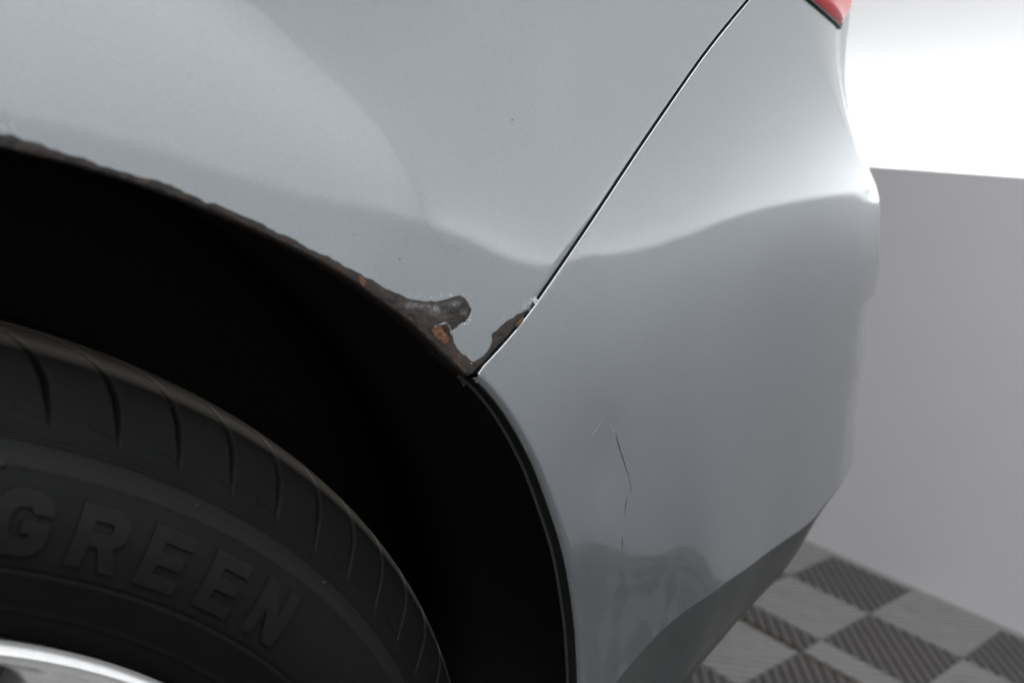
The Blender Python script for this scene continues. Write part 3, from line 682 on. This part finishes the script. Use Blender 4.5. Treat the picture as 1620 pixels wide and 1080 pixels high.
def letter(ch, phi_left, width_deg, slant=.22, r_lo=.2500, r_hi=.2700):
    out, hole = LET[ch]
    def dens(pts):
        a = np.array(pts+[pts[0]], float); L = np.hypot(*np.diff(a, axis=0).T); res = []
        for i in range(len(pts)):
            n = max(1, int(L[i]/.09)); res += [tuple(a[i]+(a[i+1]-a[i])*k_/n) for k_ in range(n)]
        return res
    o_ = dens(out); h_ = dens(hole) if hole else []
    n = len(o_); pts = o_+h_; ed = [(i, (i+1) % n) for i in range(n)]+[(n+i, n+(i+1) % len(h_)) for i in range(len(h_))]
    gx = [(x, y) for x in np.arange(.05, 1, .1) for y in np.arange(.05, 1, .1)]
    vo, eo, fo, ov, oe, of = delaunay_2d_cdt([Vector(p) for p in pts+gx], ed, [], 3 if False else 0, 1e-6)
    v2 = np.array([(q_.x, q_.y) for q_ in vo])
    def inside(p, poly_):
        c = False; m_ = len(poly_)
        for i in range(m_):
            (x0, y0), (x1, y1) = poly_[i], poly_[(i+1) % m_]
            if (y0 > p[1]) != (y1 > p[1]) and p[0] < (x1-x0)*(p[1]-y0)/(y1-y0)+x0: c = not c
        return c
    fs = [f for f in fo if inside(v2[list(f)].mean(0), out) and not (hole and inside(v2[list(f)].mean(0), hole))]
    def place(P2, lift):
        a = np.radians(phi_left-width_deg*(P2[:, 0]+slant*(P2[:, 1]-1)))
        r_ = r_lo+(r_hi-r_lo)*P2[:, 1]; y = ysurf(r_)-lift
        return np.stack([r_*np.cos(a), y, ZC+r_*np.sin(a)], -1)
    T_ = place(v2, .0005); B2_ = place(v2, -.0008); nv = len(v2)
    cnt = {}
    for f in fs:
        for i in range(len(f)): e_ = (f[i], f[(i+1) % len(f)]); cnt[tuple(sorted(e_))] = cnt.get(tuple(sorted(e_)), [])+[e_]
    faces = [tuple(f) for f in fs]
    for e_, lst in cnt.items():
        if len(lst) == 1: a_, b_ = lst[0]; faces.append((b_, a_, nv+a_, nv+b_))
    o = mesh('raised_letter', np.concatenate([T_, B2_]), faces, M_LETTER, wheel, False)
    bm = bmesh.new(); bm.from_mesh(o.data); bmesh.ops.delete(bm, geom=[v for v in bm.verts if not v.link_faces], context='VERTS')
    bmesh.ops.recalc_face_normals(bm, faces=bm.faces); bm.to_mesh(o.data); bm.free()
    o['label'] = 'raised letter ' + ch
def nub(px, py):
    P_ = CAM; d = FWD+((px-810)/F_PX)*RIGHT-((py-540)/F_PX)*UP; t_ = (.0115-CAM[1])/d[1]; p = CAM+t_*d
    r_ = math.hypot(p[0], p[2]-ZC); p[1] = ysurf(r_)
    bm = bmesh.new(); bmesh.ops.create_icosphere(bm, subdivisions=2, radius=.0011, matrix=Matrix.Translation(Vector(p)))
    bm_obj('rubber_nub', bm, M_BLACK, wheel, True)
for px, py in ((4, 736), (318, 808), (521, 931)): nub(px, py)
for ch, ph in (('G', 69.7), ('R', 64.25), ('E', 58.9), ('E', 53.5), ('N', 48.2)): letter(ch, ph, 3.85, -.07)

# ------------------------------------------------------------------ floor
bm = bmesh.new(); box(bm, (XF, YN-COVE, -.06), (XW+COVE, YF, -.0065), 'room')
floor = bm_obj('floor', bm, M_SUB); floor['kind'] = 'structure'
def tile_mesh(diag, w_=1.0, d_=1.0):
    """ribbed tile: parallel ribs along one diagonal inside a rim, w_ x d_ of a full tile"""
    T = TILE-.0010; bm = bmesh.new(); pitch, rw, h = .0152, .0120, .006
    T1, T2 = T*w_, T*d_
    u = np.array([1, diag])/math.sqrt(2); n = np.array([-u[1], u[0]])
    c = np.array([T/2, T/2])
    def clip(poly_, ax, lim, sgn):
        out = []
        for i in range(len(poly_)):
            a, b = poly_[i], poly_[(i+1) % len(poly_)]; da, db = sgn*(a[ax]-lim), sgn*(b[ax]-lim)
            if da <= 0: out.append(a)
            if (da < 0 < db) or (db < 0 < da): t_ = da/(da-db); out.append(a+(b-a)*t_)
        return out
    for k_ in range(-9, 10):
        m_ = c+n*(k_*pitch); q_ = [m_-u*.3-n*rw/2, m_+u*.3-n*rw/2, m_+u*.3+n*rw/2, m_-u*.3+n*rw/2]
        for ax, lim in ((0, T1), (1, T2)):
            q_ = clip(q_, ax, .0, -1) if q_ else q_; q_ = clip(q_, ax, lim, 1) if q_ else q_
        if len(q_) < 3: continue
        top = [bm.verts.new((p[0], p[1], 0)) for p in q_]; bot = [bm.verts.new((p[0], p[1], -h)) for p in q_]
        bm.faces.new(top)
        for i in range(len(q_)): bm.faces.new((top[i], bot[i], bot[(i+1) % len(q_)], top[(i+1) % len(q_)]))
    me = bpy.data.meshes.new('floor_tile'); bmesh.ops.recalc_face_normals(bm, faces=bm.faces); bm.to_mesh(me); bm.free(); me.materials.append(M_TILE2 if diag == 1 else M_TILE); return me
TM = {1: tile_mesh(1), -1: tile_mesh(-1)}; STRIP = .36
TS = {1: tile_mesh(1, STRIP), -1: tile_mesh(-1, STRIP)}
def put_tile(me, a, b):
    o = bpy.data.objects.new('floor_tile', me); COL.objects.link(o); o.parent = floor
    o.location = Vector(room(a, b, 0)); o.rotation_euler = (0, 0, PSI)
XT = XW-.02; SEAM = .010
rows_x = [XT-TILE, XT-2*TILE]; x = XT-2*TILE-STRIP*TILE; rows_s = x; x -= SEAM
for k_ in range(14): x -= TILE; rows_x.append(x)
JY0, JY1 = -5, 12
for ri, xa in enumerate(rows_x):
    for j in range(JY0, JY1):
        par = (ri+(1 if ri > 1 else 0)+j) % 2
        put_tile(TM[1 if par == 0 else -1], xa, Y0T-(j+1)*TILE)
for j in range(JY0, JY1): put_tile(TS[1 if (2+j) % 2 == 0 else -1], rows_s, Y0T-(j+1)*TILE)
bm = bmesh.new(); box(bm, (rows_s-SEAM+.0015, Y0T-JY1*TILE, -.0064), (rows_s-.0015, Y0T-JY0*TILE, -.0015), 'room')
seam = bm_obj('dirt_seam', bm, M_DIRT, floor)
# plain sheet round the tiled bay and the narrow fillet at the wall foot
bm = bmesh.new()
xe = rows_x[-1]; ya, yb = Y0T-JY1*TILE, Y0T-JY0*TILE
box(bm, (XF, YN-.02, -.0064), (xe-.001, YF, -.0005), 'room'); box(bm, (xe, YN-.02, -.0064), (XW, ya-.001, -.0005), 'room'); box(bm, (xe, yb+.001, -.0064), (XW, YF, -.0005), 'room')
bm_obj('floor_sheet', bm, M_FLOOR, floor)
bm = bmesh.new(); box(bm, (XT+.001, ya, -.0064), (XW-.0005, yb, -.001), 'room'); bm_obj('edge_strip', bm, M_TILE, floor)

# ------------------------------------------------------------------ studio walls
bm = bmesh.new(); box(bm, (XW, YN-.03, -.01), (XW+.03, YF, HS), 'room')
tag(bm_obj('low_wall', bm, M_GREY), 'low grey wall panel standing behind the car bumper, under the bright white wall', 'wall')
bm = bmesh.new(); box(bm, (XW+COVE, YN-COVE, -.06), (XW+COVE+.05, YF, ZCEIL), 'room')
tag(bm_obj('white_wall', bm, M_WHITE), 'bright white lit wall rising behind the low grey panel', 'wall')
bm = bmesh.new(); box(bm, (XF, YN-.03, -.01), (XW-.001, YN, HS), 'room'); box(bm, (XF, YF-.03, -.01), (XW-.001, YF-.002, HS), 'room'); tag(bm_obj('side_low_wall', bm, M_SIDE), kind='structure')
bm = bmesh.new(); box(bm, (XF, YN-COVE-.05, -.06), (XW+COVE, YN-COVE, ZCEIL), 'room'); tag(bm_obj('side_wall', bm, M_WHITE), kind='structure')
bm = bmesh.new(); box(bm, (XF-.05, YN-COVE, -.06), (XF, YF, ZCEIL), 'room'); box(bm, (XF, YF, -.06), (XW+COVE, YF+.05, ZCEIL), 'room'); tag(bm_obj('far_wall', bm, M_FAR), kind='structure')
bm = bmesh.new(); box(bm, (XF, YN-COVE, ZCEIL), (XW+COVE, YF, ZCEIL+.05), 'room'); tag(bm_obj('ceiling', bm, M_WHITE), kind='structure')
